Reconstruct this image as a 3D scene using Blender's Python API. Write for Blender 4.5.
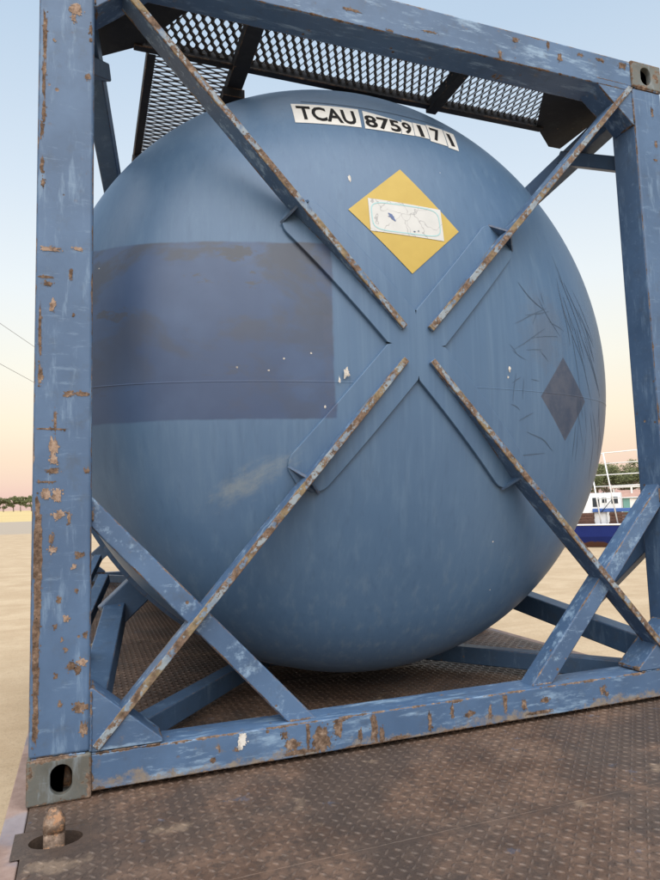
import bpy, bmesh, math, random
from mathutils import Vector, Matrix, noise as mnoise

random.seed(7)
for o in list(bpy.data.objects): bpy.data.objects.remove(o)
S = bpy.context.scene
C = S.collection
PI = math.pi

# ------------------------------------------------------------------ camera
cam_d = bpy.data.cameras.new('camera')
cam = bpy.data.objects.new('camera', cam_d); C.objects.link(cam)
cr = Vector((0.93829103, -0.34449293, -0.03057059)); cu = Vector((-0.00646409, -0.10584663, 0.99436146)); cf = Vector((0.34578629, 0.93280282, 0.10154178))
m = Matrix.Identity(4)
for i in range(3):
    m[i][0], m[i][1], m[i][2] = cr[i], cu[i], -cf[i]
m[0][3], m[1][3], m[2][3] = 0.1435, -1.9841, 0.7594
cam.matrix_world = m
cam_d.sensor_fit = 'HORIZONTAL'; cam_d.sensor_width = 36.0; cam_d.lens = 36.0 * 661 / 660
cam_d.clip_start = 0.05; cam_d.clip_end = 6000
S.camera = cam

# ------------------------------------------------------------------ sky and sun (just after sunset, sun low behind the camera)
SUN_EL, SUN_AZ = math.radians(1.5), math.radians(196)      # azimuth clockwise from +Y
SKY_STR, SKY_RAMP = .10, 4.3
W = bpy.data.worlds.new('World'); S.world = W; W.use_nodes = True
wn, wl = W.node_tree.nodes, W.node_tree.links
wn.clear()
sky = wn.new('ShaderNodeTexSky'); sky.sky_type = 'NISHITA'; sky.sun_disc = False
sky.sun_elevation = SUN_EL; sky.sun_rotation = SUN_AZ
sky.altitude = 0; sky.air_density = 1.0; sky.dust_density = 0.6; sky.ozone_density = 2.0
# dusk haze: the pink to pale blue bands of the twilight sky, the same in every direction
tcw = wn.new('ShaderNodeTexCoord'); spw = wn.new('ShaderNodeSeparateXYZ'); wl.new(tcw.outputs['Generated'], spw.inputs[0])
rw = wn.new('ShaderNodeValToRGB'); wl.new(spw.outputs[2], rw.inputs[0])
stops = [(0.0, (.70, .49, .47)), (.03, (.745, .52, .49)), (.075, (.85, .63, .50)), (.125, (.92, .75, .56)), (.20, (.90, .83, .69)), (.31, (.80, .83, .83)),
         (.44, (.65, .74, .83)), (.60, (.49, .625, .78)), (1.0, (.36, .52, .74))]
while len(rw.color_ramp.elements) < len(stops): rw.color_ramp.elements.new(.5)
for e_, (p_, c_) in zip(rw.color_ramp.elements, stops): e_.position = p_; e_.color = (*c_, 1)
hs = wn.new('ShaderNodeHueSaturation'); hs.inputs['Saturation'].default_value = .55; wl.new(sky.outputs[0], hs.inputs['Color'])
mw = wn.new('ShaderNodeMix'); mw.data_type = 'RGBA'; mw.blend_type = 'ADD'; mw.inputs['Factor'].default_value = 1.0
sc_ = wn.new('ShaderNodeMix'); sc_.data_type = 'RGBA'; sc_.blend_type = 'MULTIPLY'; sc_.inputs['Factor'].default_value = 1.0; sc_.inputs[7].default_value = (SKY_RAMP,) * 3 + (1,)
wl.new(rw.outputs[0], sc_.inputs[6]); wl.new(sc_.outputs[2], mw.inputs[6]); wl.new(hs.outputs[0], mw.inputs[7])
bg = wn.new('ShaderNodeBackground'); bg.inputs[1].default_value = SKY_STR
wo = wn.new('ShaderNodeOutputWorld')
wl.new(mw.outputs[2], bg.inputs[0]); wl.new(bg.outputs[0], wo.inputs[0])
sd = bpy.data.lights.new('sun', 'SUN'); sd.energy = 2.5; sd.angle = math.radians(80); sd.color = (1.0, 0.95, 0.89)
sun = bpy.data.objects.new('sun', sd); C.objects.link(sun)
LE = math.radians(58)                               # the soft lamp stands for the bright after-glow high behind the camera
sdir = Vector((math.sin(SUN_AZ) * math.cos(LE), math.cos(SUN_AZ) * math.cos(LE), math.sin(LE)))
sun.rotation_euler = (-sdir).to_track_quat('-Z', 'Y').to_euler()
S.view_settings.view_transform = 'Standard'; S.view_settings.look = 'None'
S.view_settings.exposure = 1.0; S.view_settings.gamma = 1.0
S.render.engine = 'CYCLES'

# ------------------------------------------------------------------ node helper
class NT:
    def __init__(s, name):
        s.mat = bpy.data.materials.new(name); s.mat.use_nodes = True
        s.n, s.l = s.mat.node_tree.nodes, s.mat.node_tree.links
        s.n.clear()
        s.out = s.n.new('ShaderNodeOutputMaterial'); s.b = s.n.new('ShaderNodeBsdfPrincipled')
        s.l.new(s.b.outputs[0], s.out.inputs[0])
        s.tc = s.n.new('ShaderNodeTexCoord'); s.obj = s.tc.outputs['Object']
    def put(s, sock, v):
        if isinstance(v, bpy.types.NodeSocket): s.l.new(v, sock)
        elif v is not None:
            if hasattr(sock.default_value, '__len__') and len(sock.default_value) == 4 and len(v) == 3: v = (*v, 1)
            sock.default_value = v
    def map(s, vec, scale=(1, 1, 1), loc=(0, 0, 0), rot=(0, 0, 0)):
        k = s.n.new('ShaderNodeMapping'); s.put(k.inputs[0], vec); k.inputs['Scale'].default_value = scale; k.inputs['Location'].default_value = loc; k.inputs['Rotation'].default_value = rot
        return k.outputs[0]
    def noise(s, scale, detail=4, rough=.55, vec=None, dist=0, color=False):
        k = s.n.new('ShaderNodeTexNoise'); s.put(k.inputs['Vector'], vec or s.obj); k.inputs['Scale'].default_value = scale
        k.inputs['Detail'].default_value = detail; k.inputs['Roughness'].default_value = rough; k.inputs['Distortion'].default_value = dist
        return k.outputs['Color' if color else 'Fac']
    def voro(s, scale, vec=None, feature='F1', out='Distance'):
        k = s.n.new('ShaderNodeTexVoronoi'); k.feature = feature; s.put(k.inputs['Vector'], vec or s.obj); k.inputs['Scale'].default_value = scale
        return k.outputs[out]
    def ramp(s, f, stops):
        k = s.n.new('ShaderNodeValToRGB'); s.put(k.inputs[0], f); e = k.color_ramp.elements
        while len(e) < len(stops): e.new(.5)
        for q, (p, c) in zip(e, stops):
            q.position = p; q.color = (*c, 1) if hasattr(c, '__len__') else (c, c, c, 1)
        return k.outputs[0]
    def step(s, f, lo, hi):                      # smooth 0..1 mask
        k = s.n.new('ShaderNodeMapRange'); k.interpolation_type = 'SMOOTHSTEP'; s.put(k.inputs[0], f)
        k.inputs[1].default_value = lo; k.inputs[2].default_value = hi; k.inputs[3].default_value = 0; k.inputs[4].default_value = 1
        return k.outputs[0]
    def math(s, op, a, b=None, c=None, clamp=False):
        k = s.n.new('ShaderNodeMath'); k.operation = op; k.use_clamp = clamp
        for i, v in enumerate((a, b, c)):
            if v is not None: s.put(k.inputs[i], v)
        return k.outputs[0]
    def mix(s, f, a, b, mode='MIX'):
        k = s.n.new('ShaderNodeMix'); k.data_type = 'RGBA'; k.blend_type = mode
        s.put(k.inputs['Factor'], f); s.put(k.inputs[6], a); s.put(k.inputs[7], b)
        return k.outputs[2]
    def sep(s, v):
        k = s.n.new('ShaderNodeSeparateXYZ'); s.put(k.inputs[0], v); return k.outputs
    def uv(s, name):
        k = s.n.new('ShaderNodeUVMap'); k.uv_map = name; return k.outputs[0]
    def bump(s, h, strength=.3, dist=.002):
        k = s.n.new('ShaderNodeBump'); s.put(k.inputs['Height'], h); k.inputs['Strength'].default_value = strength; k.inputs['Distance'].default_value = dist
        s.l.new(k.outputs[0], s.b.inputs['Normal'])
    def set(s, **kw):
        for k, v in kw.items(): s.put(s.b.inputs[{'color': 'Base Color', 'rough': 'Roughness', 'metal': 'Metallic', 'spec': 'Specular IOR Level'}[k]], v)
        return s

def rust_color(N, seed=0):
    v = N.map(N.obj, loc=(seed, seed * 2, 0))
    n = N.noise(55, 6, .7, vec=v)
    return N.ramp(n, [(.30, (.040, .028, .021)), (.45, (.10, .066, .046)), (.58, (.18, .125, .092)), (.72, (.33, .255, .195))])

def painted(name, base, light, dark, edge=.008, spot=.70, worn=.5, rough=.42, yellow=0.0, front=0.0, grain=(26, 26, 5), foot=0.0):
    """old weathered enamel: faded, scraped, rusting along its edges and in spots"""
    N = NT(name)
    fade = N.noise(2.2, 5, .6)
    col = N.mix(N.step(fade, .38, .68), dark, base)
    scr = N.noise(1, 5, .7, vec=N.map(N.obj, grain))
    col = N.mix(N.math('MULTIPLY', N.step(scr, .52, .70), worn), col, light)
    scr2 = N.noise(1, 6, .75, vec=N.map(N.obj, (9, 40, 48), rot=(0, .25, 0)))
    col = N.mix(N.math('MULTIPLY', N.step(scr2, .57, .68), worn * .7), col, light)
    grime = N.noise(14, 6, .7)
    col = N.mix(N.math('MULTIPLY', N.step(grime, .5, .8), .45), col, (.055, .06, .06))
    # distance to the nearest edge of the face, in metres
    u1 = N.sep(N.uv('UVMap')); u2 = N.sep(N.uv('size'))
    dx = N.math('MINIMUM', u1[0], N.math('SUBTRACT', u2[0], u1[0])); dy = N.math('MINIMUM', u1[1], N.math('SUBTRACT', u2[1], u1[1]))
    d = N.math('MINIMUM', dx, dy)
    en = N.noise(9, 6, .72); en2 = N.noise(60, 3, .6)
    thr = N.math('MULTIPLY', N.math('SUBTRACT', N.math('ADD', N.math('MULTIPLY', en, 1.0), N.math('MULTIPLY', en2, .25)), .57), edge * 9)
    emask = N.step(N.math('SUBTRACT', thr, d), -.0012, .0016)
    sp = N.noise(17, 5, .62, vec=N.map(N.obj, loc=(3.1, 7.7, 1.3)))
    smask = N.step(sp, spot, spot + .025)
    pin = N.math('MULTIPLY', N.step(N.math('SUBTRACT', .16, N.voro(24)), 0, .05), N.step(N.noise(5, 2), .56, .62))
    mask = N.math('MAXIMUM', N.math('MAXIMUM', emask, smask), pin)
    if front:                                       # the exposed edge that faces the road is knocked bare
        ny = N.sep(N.tc.outputs['Normal'])[1]
        fm = N.math('MULTIPLY', N.step(ny, -.5, -.8), N.step(N.math('ADD', N.noise(13, 7, .75), N.math('MULTIPLY', en2, .2)), .61 - front * .25, .65 - front * .25))
        mask = N.math('MAXIMUM', mask, fm)
        col = N.mix(N.math('MULTIPLY', N.step(ny, -.5, -.8), N.step(N.noise(8, 5, .7, vec=N.map(N.obj, loc=(4, 4, 4))), .36, .58)), col, (.23, .275, .31))
    if foot:                                        # scuffed low band
        zz = N.sep(N.obj)[2]
        fz = N.step(N.math('SUBTRACT', N.math('MULTIPLY', N.math('SUBTRACT', N.noise(6, 8, .78), .30), foot * 2.1), zz), -.004, .010)
        col = N.mix(N.math('MULTIPLY', fz, N.step(N.noise(30, 6, .7), .30, .62)), col, N.mix(N.noise(34, 6, .7), (.085, .06, .045), (.30, .27, .23)))
    halo = N.math('MULTIPLY', N.step(N.math('ADD', sp, N.math('MULTIPLY', emask, .2)), spot - .06, spot + .02), .5)
    col = N.mix(halo, col, (.16, .13, .10))
    rc = rust_color(N)
    if yellow: rc = N.mix(N.math('MULTIPLY', N.step(N.noise(12, 4), .5, .6), yellow), rc, (.36, .31, .17))
    col = N.mix(mask, col, rc)
    N.set(color=col, rough=N.math('ADD', N.math('MULTIPLY', mask, .42), N.math('ADD', rough, N.math('MULTIPLY', grime, .15))), spec=.4)
    h = N.math('SUBTRACT', N.math('MULTIPLY', N.noise(120, 3), .25), N.math('MULTIPLY', mask, N.math('SUBTRACT', 1.2, N.noise(90, 4))))
    N.bump(h, .5, .0015)
    return N.mat

FR = dict(base=(.076, .138, .246), light=(.24, .35, .48), dark=(.052, .098, .182))
M_post = painted('weathered_blue_post', edge=.0028, spot=.735, worn=.35, **FR)
M_rail = painted('weathered_blue_rail', edge=.0055, spot=.685, worn=.8, grain=(5, 26, 22), foot=.085, **FR)
M_brace = painted('weathered_blue_brace', edge=.0030, spot=.725, worn=.85, grain=(16, 30, 16), **FR)
M_bar = painted('weathered_blue_cross_bar', edge=.0065, spot=.72, worn=1.0, yellow=.30, front=.16, **FR)
M_cast = painted('worn_casting', edge=.010, spot=.60, worn=.6, base=(.12, .135, .13), light=(.2, .24, .27), dark=(.09, .09, .08), rough=.55)
M_walk = painted('dark_walkway_paint', edge=.002, spot=.74, worn=.2, base=(.014, .018, .026), light=(.05, .055, .06), dark=(.009, .011, .015), rough=.75)
M_inner = painted('dark_blue_brace', edge=.0012, spot=.78, worn=.3, base=(.055, .105, .19), light=(.17, .25, .35), dark=(.038, .074, .135))

N = NT('rust_scab'); N.set(color=rust_color(N, 4), rough=.9, spec=.2); N.bump(N.noise(140, 5, .7), .8, .002); M_rust = N.mat
N = NT('bare_primer_chip'); N.set(color=N.ramp(N.noise(70, 5, .7), [(.32, (.10, .068, .05)), (.5, (.26, .185, .14)), (.7, (.37, .285, .225))]), rough=.85, spec=.2); N.bump(N.noise(120, 4), .5, .001); M_primer = N.mat
N = NT('white_chip'); N.set(color=N.ramp(N.noise(60, 4), [(.35, (.30, .28, .25)), (.6, (.60, .58, .54))]), rough=.8); M_white = N.mat
N = NT('galvanised_grating'); N.set(color=N.ramp(N.noise(22, 5), [(.3, (.022, .02, .02)), (.6, (.075, .07, .068)), (.8, (.085, .06, .045))]), rough=.55, metal=.2); M_grate = N.mat

# ---- tank paint
def tank_paint():
    N = NT('faded_blue_tank_paint')
    p = N.sep(N.obj); x, z = p[0], p[2]
    fade = N.noise(1.1, 5, .55)
    col = N.mix(N.step(fade, .35, .7), (.060, .118, .210), (.074, .140, .240))
    st = N.noise(1, 6, .65, vec=N.map(N.obj, (30, 30, .45)))
    col = N.mix(N.math('MULTIPLY', N.step(st, .44, .76), .36), col, (.115, .19, .285))
    st2 = N.noise(1, 5, .6, vec=N.map(N.obj, (55, 55, 1.6), loc=(4, 2, 9)))
    col = N.mix(N.math('MULTIPLY', N.step(st2, .50, .78), .35), col, (.042, .085, .16))
    # chalky smudge low on the left and streaks at the bottom
    def blob(cx, cz, rx, rz, rot=0):
        q = N.map(N.obj, (1, 1, 1), loc=(-cx, 0, -cz))
        q = N.map(N.map(q, rot=(0, rot, 0)), (1 / rx, 0, 1 / rz))
        k = N.n.new('ShaderNodeVectorMath'); k.operation = 'LENGTH'; N.put(k.inputs[0], q); return k.outputs['Value']
    sm = N.math('MULTIPLY', N.step(N.math('ADD', N.math('SUBTRACT', 1.0, blob(.65, .855, .19, .060, .50)), N.math('MULTIPLY', N.math('SUBTRACT', N.noise(1, 6, .7, vec=N.map(N.map(N.obj, rot=(0, .5, 0)), (12, 30, 34))), .5), 2.2)), 0, 1.1), .42)
    col = N.mix(sm, col, (.27, .29, .26))
    low = N.math('MULTIPLY', N.step(z, .75, .15), N.math('MULTIPLY', N.step(st, .5, .68), .2))
    col = N.mix(low, col, (.20, .24, .26))
    # ghost of a big rectangular decal, with torn glue smears
    wob = N.math('MULTIPLY', N.math('SUBTRACT', N.noise(14, 4), .5), .012)
    def within(v, lo, hi, soft=.004):
        a = N.step(N.math('ADD', v, wob), lo - soft, lo + soft); b = N.step(N.math('ADD', v, wob), hi + soft, hi - soft)
        return N.math('MULTIPLY', a, b)
    rect = N.math('MULTIPLY', within(x, -.5, .918), within(z, 1.052, 1.652))
    rc = N.mix(N.step(N.noise(3, 4), .4, .65), (.033, .060, .130), (.047, .082, .165))
    glue = N.step(N.noise(2.3, 6, .62, vec=N.map(N.obj, (1, 1, 1.6), loc=(.4, 0, .9)), dist=.6), .46, .56)
    glue2 = N.step(N.noise(5, 6, .7, vec=N.map(N.obj, (.7, 1, 1.7), loc=(3.4, 0, 2.9))), .60, .64)
    top = N.step(z, 1.10, 1.60)
    gm = N.math('MULTIPLY', N.math('MAXIMUM', N.math('MULTIPLY', glue, .8), N.math('MULTIPLY', glue2, .95)), N.math('ADD', .35, N.math('MULTIPLY', top, .65)))
    rc = N.mix(gm, rc, (.046, .050, .062))
    col = N.mix(N.math('MULTIPLY', rect, .92), col, rc)
    edge = N.math('MULTIPLY', N.math('MULTIPLY', within(x, .885, .922), within(z, 1.05, 1.655)), N.step(N.noise(20, 4), .4, .6))
    col = N.mix(N.math('MULTIPLY', edge, .35), col, (.06, .075, .12))
    # ghost of a placard diamond
    ax = N.math('ABSOLUTE', N.math('DIVIDE', N.math('SUBTRACT', x, 1.917), .141)); az = N.math('ABSOLUTE', N.math('DIVIDE', N.math('SUBTRACT', z, 1.158), .166))
    dm = N.step(N.math('ADD', ax, az), 1.012, .988)
    col = N.mix(N.math('MULTIPLY', dm, .95), col, N.mix(N.step(N.noise(14, 6, .7), .35, .65), (.032, .048, .085), (.060, .072, .105)))
    # scuffed area on the right
    sc = N.math('MULTIPLY', N.step(N.math('ADD', N.math('SUBTRACT', 1.0, blob(1.82, 1.42, .2, .28)), N.math('MULTIPLY', N.math('SUBTRACT', N.noise(11, 6, .7), .5), 1.6)), .2, .9), .35)
    col = N.mix(sc, col, (.085, .095, .12))
    # tiny chips
    ch = N.math('MULTIPLY', N.step(N.math('SUBTRACT', .026, N.voro(7)), 0, .012), N.step(N.noise(3, 2), .56, .60))
    col = N.mix(ch, col, (.6, .56, .5))
    N.set(color=col, rough=N.math('ADD', .36, N.math('MULTIPLY', st, .16)), spec=.45)
    N.bump(N.math('ADD', N.math('MULTIPLY', N.noise(4, 3), 1.0), N.math('MULTIPLY', N.noise(90, 3), .05)), .12, .01)
    return N.mat
M_tank = tank_paint()
N = NT('scratch_mark'); N.set(color=N.mix(N.noise(30, 4), (.040, .064, .102), (.062, .108, .18)), rough=.75); M_scratch = N.mat

# ------------------------------------------------------------------ mesh helper
class MB:
    def __init__(s): s.v = []; s.f = []; s.uv = []; s.sz = []
    def face(s, pts, uv=None, size=None):
        i = len(s.v); s.v += [tuple(p) for p in pts]; s.f.append(tuple(range(i, i + len(pts))))
        if uv is None:
            if len(pts) == 4:
                w = (Vector(pts[1]) - Vector(pts[0])).length; h = (Vector(pts[3]) - Vector(pts[0])).length
                uv = [(0, 0), (w, 0), (w, h), (0, h)]; size = (w, h)
            else:
                uv = [(5, 5)] * len(pts); size = (10, 10)
        s.uv.append(uv); s.sz.append([size] * len(pts))
    def hexa(s, p):                                # 8 corners: bottom 0-3 ccw from above, top 4-7
        for q in ((3, 2, 1, 0), (4, 5, 6, 7), (0, 1, 5, 4), (1, 2, 6, 5), (2, 3, 7, 6), (3, 0, 4, 7)): s.face([p[k] for k in q])
        return s
    def box(s, a, b):
        (x0, y0, z0), (x1, y1, z1) = a, b
        return s.hexa([(x0, y0, z0), (x1, y0, z0), (x1, y1, z0), (x0, y1, z0), (x0, y0, z1), (x1, y0, z1), (x1, y1, z1), (x0, y1, z1)])
    def beam(s, a, b, w, h, up=(0, 0, 1)):
        a, b = Vector(a), Vector(b); d = (b - a).normalized(); sd = d.cross(Vector(up)).normalized(); u = sd.cross(d)
        sd *= w / 2; u *= h / 2
        return s.hexa([a - sd - u, a + sd - u, b + sd - u, b - sd - u, a - sd + u, a + sd + u, b + sd + u, b - sd + u])
    def prism(s, poly, axis, lo, hi):              # polygon in the two other axes, extruded along axis
        def P(q, t): r = list(q); r.insert(axis, t); return tuple(r)
        n = len(poly)
        s.face([P(q, lo) for q in poly]); s.face([P(q, hi) for q in reversed(poly)])
        for i in range(n):
            a, b = poly[i], poly[(i + 1) % n]
            s.face([P(b, lo), P(a, lo), P(a, hi), P(b, hi)])
        return s
    def tube(s, pts, r, n=8):
        rings = []
        pts = [Vector(p) for p in pts]
        for i, p in enumerate(pts):
            t = (pts[min(i + 1, len(pts) - 1)] - pts[max(i - 1, 0)]).normalized()
            a = t.orthogonal().normalized() if not rings else (pa - t * pa.dot(t)).normalized()
            pa = a; b = t.cross(a); rr = r[i] if hasattr(r, '__len__') else r
            rings.append([p + (a * math.cos(2 * PI * k / n) + b * math.sin(2 * PI * k / n)) * rr for k in range(n)])
        for A, B in zip(rings, rings[1:]):
            for k in range(n): s.face([A[k], A[(k + 1) % n], B[(k + 1) % n], B[k]])
        s.face(list(reversed(rings[0]))); s.face(rings[-1])
        return s
    def lathe(s, prof, n=32, axis='z', c=(0, 0, 0)):
        c = Vector(c)
        def P(r, h, k):
            a = 2 * PI * k / n; q = (r * math.cos(a), r * math.sin(a), h) if axis == 'z' else ((h, r * math.cos(a), r * math.sin(a)) if axis == 'x' else (r * math.cos(a), h, r * math.sin(a)))
            return c + Vector(q)
        for (r0, h0), (r1, h1) in zip(prof, prof[1:]):
            for k in range(n): s.face([P(r0, h0, k), P(r0, h0, k + 1), P(r1, h1, k + 1), P(r1, h1, k)])
        return s
    def build(s, name, mat, parent=None, bevel=0, smooth=False, seg=2, kind=None, weld=True):
        me = bpy.data.meshes.new(name); me.from_pydata(s.v, [], s.f)
        u1 = me.uv_layers.new(name='UVMap'); u2 = me.uv_layers.new(name='size')
        u1.data.foreach_set('uv', [c for f in s.uv for q in f for c in q]); u2.data.foreach_set('uv', [c for f in s.sz for q in f for c in q])
        if weld:
            bm = bmesh.new(); bm.from_mesh(me); bmesh.ops.remove_doubles(bm, verts=bm.verts, dist=1e-5)
            bmesh.ops.recalc_face_normals(bm, faces=bm.faces)
            bm.to_mesh(me); bm.free()
        if smooth: me.shade_smooth()
        me.materials.append(mat)
        o = bpy.data.objects.new(name, me); C.objects.link(o)
        if parent is not None: put(o, parent)
        if kind: o['kind'] = kind
        if bevel:
            b = o.modifiers.new('bevel', 'BEVEL'); b.width = bevel; b.segments = seg; b.limit_method = 'ANGLE'; b.angle_limit = math.radians(40)
            if seg > 1: me.shade_smooth(); b.harden_normals = True
        return o

def put(o, parent):
    o.parent = parent
    t = Vector((0, 0, 0)); p = parent
    while p is not None: t += p.location; p = p.parent
    o.location = -t if BAKED else Vector((0, 0, 0))
BAKED = True                                        # parts are modelled in world coordinates
def empty(name, loc, label=None, cat=None, group=None, rz=0):
    o = bpy.data.objects.new(name, None); o.empty_display_size = .2; C.objects.link(o); o.location = loc; o.rotation_euler.z = rz
    return tag(o, label, cat, group)
def tag(o, label=None, cat=None, group=None, kind=None):
    for k, v in (('label', label), ('category', cat), ('group', group), ('kind', kind)):
        if v: o[k] = v
    return o

# ------------------------------------------------------------------ ground, field, sky side
GZ = -1.15
N = NT('pale_sand')
big = N.noise(.05, 4); mid = N.noise(1.1, 6, .65); fine = N.noise(38, 5, .7)
tr = N.noise(1, 5, .6, vec=N.map(N.obj, (.16, 2.6, 1), rot=(0, 0, .35)))
tr2 = N.noise(1, 5, .6, vec=N.map(N.obj, (.22, 3.4, 1), rot=(0, 0, -.75)))
col = N.mix(N.step(mid, .35, .7), (.40, .300, .195), (.48, .375, .255))
col = N.mix(N.math('MULTIPLY', N.step(tr, .52, .68), .25), col, (.36, .265, .165))
col = N.mix(N.math('MULTIPLY', N.step(tr2, .55, .70), .35), col, (.34, .25, .155))
col = N.mix(N.math('MULTIPLY', N.step(fine, .48, .70), .5), col, (.27, .205, .135))
yd = N.sep(N.obj)[1]; xd = N.sep(N.obj)[0]
grav = N.math('MULTIPLY', N.math('MULTIPLY', N.step(N.math('ADD', yd, N.math('MULTIPLY', N.noise(.08, 3), 40)), 96, 108), N.step(xd, 20, 5)), N.math('ADD', .55, N.math('MULTIPLY', N.noise(.3, 4), .6)))
col = N.mix(grav, col, (.33, .285, .235))
N.set(color=col, rough=.95, spec=.15); N.bump(N.math('ADD', N.math('ADD', mid, N.math('MULTIPLY', tr, .8)), N.math('MULTIPLY', fine, .5)), .45, .03)
M_sand = N.mat
me = MB(); me.face([(-2500, -2500, GZ), (2500, -2500, GZ), (2500, 2500, GZ), (-2500, 2500, GZ)])
tag(me.build('ground', M_sand), 'flat pale sandy yard stretching to the horizon', kind='structure')
N = NT('dry_grass_field')
N.set(color=N.mix(N.noise(1, 5, vec=N.map(N.obj, (.02, .3, 1))), (.42, .31, .13), (.60, .47, .23)), rough=.95); N.bump(N.noise(1.5, 5), 1, .3); M_field = N.mat
me = MB()                                           # slope of dry grass rising slowly away from the yard
prof = [(292, GZ - .4), (300, GZ + .05), (340, GZ + 1.6), (420, GZ + 5.0), (700, GZ + 8), (1400, GZ + 9)]
for (y0, z0), (y1, z1) in zip(prof, prof[1:]):
    for k in range(30):
        x0, x1 = -420 + k * 19, -420 + (k + 1) * 19
        q = lambda x, z: z + .15 * math.sin(x * .05) if z > GZ + .1 else z
        me.face([(x0, y0, q(x0, z0)), (x1, y0, q(x1, z0)), (x1, y1, q(x1, z1)), (x0, y1, q(x0, z1))])
tag(me.build('grass_field', M_field, smooth=True), kind='structure')

# ------------------------------------------------------------------ trailer
N = NT('rusty_tread_plate')
n1 = N.noise(1.7, 6, .65); n2 = N.noise(6, 6, .7); n3 = N.noise(45, 5, .7)
col = N.mix(N.step(n2, .35, .65), (.078, .046, .031), (.145, .090, .062))
col = N.mix(N.math('MULTIPLY', N.step(n1, .47, .60), .72), col, (.052, .040, .034))
col = N.mix(N.math('MULTIPLY', N.step(N.noise(13, 6, .7, vec=N.map(N.obj, loc=(2, 5, 0))), .55, .66), .6), col, (.045, .034, .030))
col = N.mix(N.math('MULTIPLY', N.step(N.noise(2.6, 5, .6, vec=N.map(N.obj, loc=(9, 3, 0))), .54, .70), .55), col, (.175, .122, .092))
col = N.mix(N.math('MULTIPLY', N.step(n3, .46, .62), .65), col, (.048, .034, .027))
col = N.mix(N.math('MULTIPLY', N.step(N.noise(95, 5, .75, vec=N.map(N.obj, loc=(6, 1, 0))), .56, .68), .28), col, (.24, .165, .12))
sand = N.math('MULTIPLY', N.step(N.noise(5, 5, .6, vec=N.map(N.obj, loc=(5, 8, 0))), .62, .72), .45)
col = N.mix(sand, col, (.30, .22, .155))
bl = N.math('MULTIPLY', N.step(N.noise(8, 5, .7, vec=N.map(N.obj, loc=(1, 12, 0))), .64, .68), .35)
col = N.mix(bl, col, (.07, .095, .15))
wear = N.step(N.sep(N.obj)[2], .0012, .0024)        # lozenge tops polished by boots
col = N.mix(N.math('MULTIPLY', wear, .30), col, (.20, .155, .13))
N.set(color=col, rough=N.math('SUBTRACT', N.math('ADD', .42, N.math('MULTIPLY', n2, .34)), N.math('MULTIPLY', wear, .24)), spec=.5, metal=.15)
N.bump(N.math('ADD', N.math('MULTIPLY', n3, .7), N.noise(150, 3)), .6, .0016)
M_deck = N.mat
N = NT('rusty_edge_steel')
col = N.ramp(N.noise(7, 6, .7), [(.3, (.16, .10, .08)), (.5, (.26, .18, .15)), (.7, (.33, .25, .22))])
col = N.mix(N.math('MULTIPLY', N.step(N.noise(3, 4), .5, .6), .5), col, (.15, .17, .22))
N.set(color=col, rough=.75); N.bump(N.noise(60, 5), .4, .002); M_edge = N.mat
N = NT('rubber'); N.set(color=(.02, .02, .02), rough=.85); M_rubber = N.mat
N = NT('twistlock_steel')
col = N.mix(N.step(N.noise(35, 5, .7), .5, .6), rust_color(N, 2), (.30, .165, .09))
col = N.mix(N.step(N.noise(28, 4, vec=N.map(N.obj, loc=(3, 3, 3))), .64, .67), col, (.07, .11, .22))
col = N.mix(N.math('MULTIPLY', N.step(N.noise(22, 4, vec=N.map(N.obj, loc=(7, 3, 3))), .60, .66), .6), col, (.5, .36, .14))
N.set(color=col, rough=.7, metal=.2); N.bump(N.noise(80, 5), .6, .002); M_lock = N.mat

trailer = empty('flatbed_trailer', (1.219, 0, GZ), 'rusty flatbed trailer with tread plate deck under the blue tank container', 'trailer')
XL, XR = .010, 2.428
seams = [-6.4, -3.0, -.54, .95, 2.165, 3.4, 4.6, 6.6]
holes = [(.082, -.205)]
HOLE = []                                           # oblong opening round the twistlock, sunk through the deck
for k in range(28):
    a = 2 * PI * k / 28; HOLE.append((holes[0][0] + .060 * math.cos(a), holes[0][1] + .042 * math.sin(a)))
def ring_fill(M, outer, inner, z):                  # flat sheet with a hole (outer and inner loops of equal count)
    n = len(inner)
    for i in range(n): M.face([(*outer[i], z), (*outer[(i + 1) % n], z), (*inner[(i + 1) % n], z), (*inner[i], z)], uv=[(5, 5)] * 4, size=(10, 10))
def square_loop(c, hx, hy, n=28):
    out = []
    for k in range(n):
        a = 2 * PI * k / n; ca, sa = math.cos(a), math.sin(a); t = 1 / max(abs(ca) / hx, abs(sa) / hy)
        out.append((c[0] + ca * t, c[1] + sa * t))
    # snap the nearest points to the corners
    for sx in (-1, 1):
        for sy in (-1, 1):
            q = (c[0] + sx * hx, c[1] + sy * hy); i = min(range(n), key=lambda j: (out[j][0] - q[0]) ** 2 + (out[j][1] - q[1]) ** 2); out[i] = q
    return out
LPX0, LPX1, LPY0, LPY1 = -.012, .160, -.272, -.138  # smooth lock plate let into the deck
for y0, y1 in zip(seams, seams[1:]):
    M = MB(); g = .0015
    if y0 < LPY0 and y1 > LPY1:
        M.box((XL, y0 + g, -.008), (XR, LPY0, 0)); M.box((XL, LPY1, -.008), (XR, y1 - g, 0)); M.box((LPX1, LPY0, -.008), (XR, LPY1, 0))
    else: M.box((XL, y0 + g, -.008), (XR, y1 - g, 0))
    M.build('deck_plate', M_deck, trailer)
M = MB(); c0 = holes[0]
ring_fill(M, square_loop(((LPX0 + LPX1) / 2, (LPY0 + LPY1) / 2), (LPX1 - LPX0) / 2 - .0003, (LPY1 - LPY0) / 2 - .0003), HOLE, -.0005)
for i in range(28):
    a, b = HOLE[i], HOLE[(i + 1) % 28]; M.face([(*a, -.0005), (*b, -.0005), (*b, -.07), (*a, -.07)])
M.face([(*q, -.07) for q in HOLE])
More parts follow.
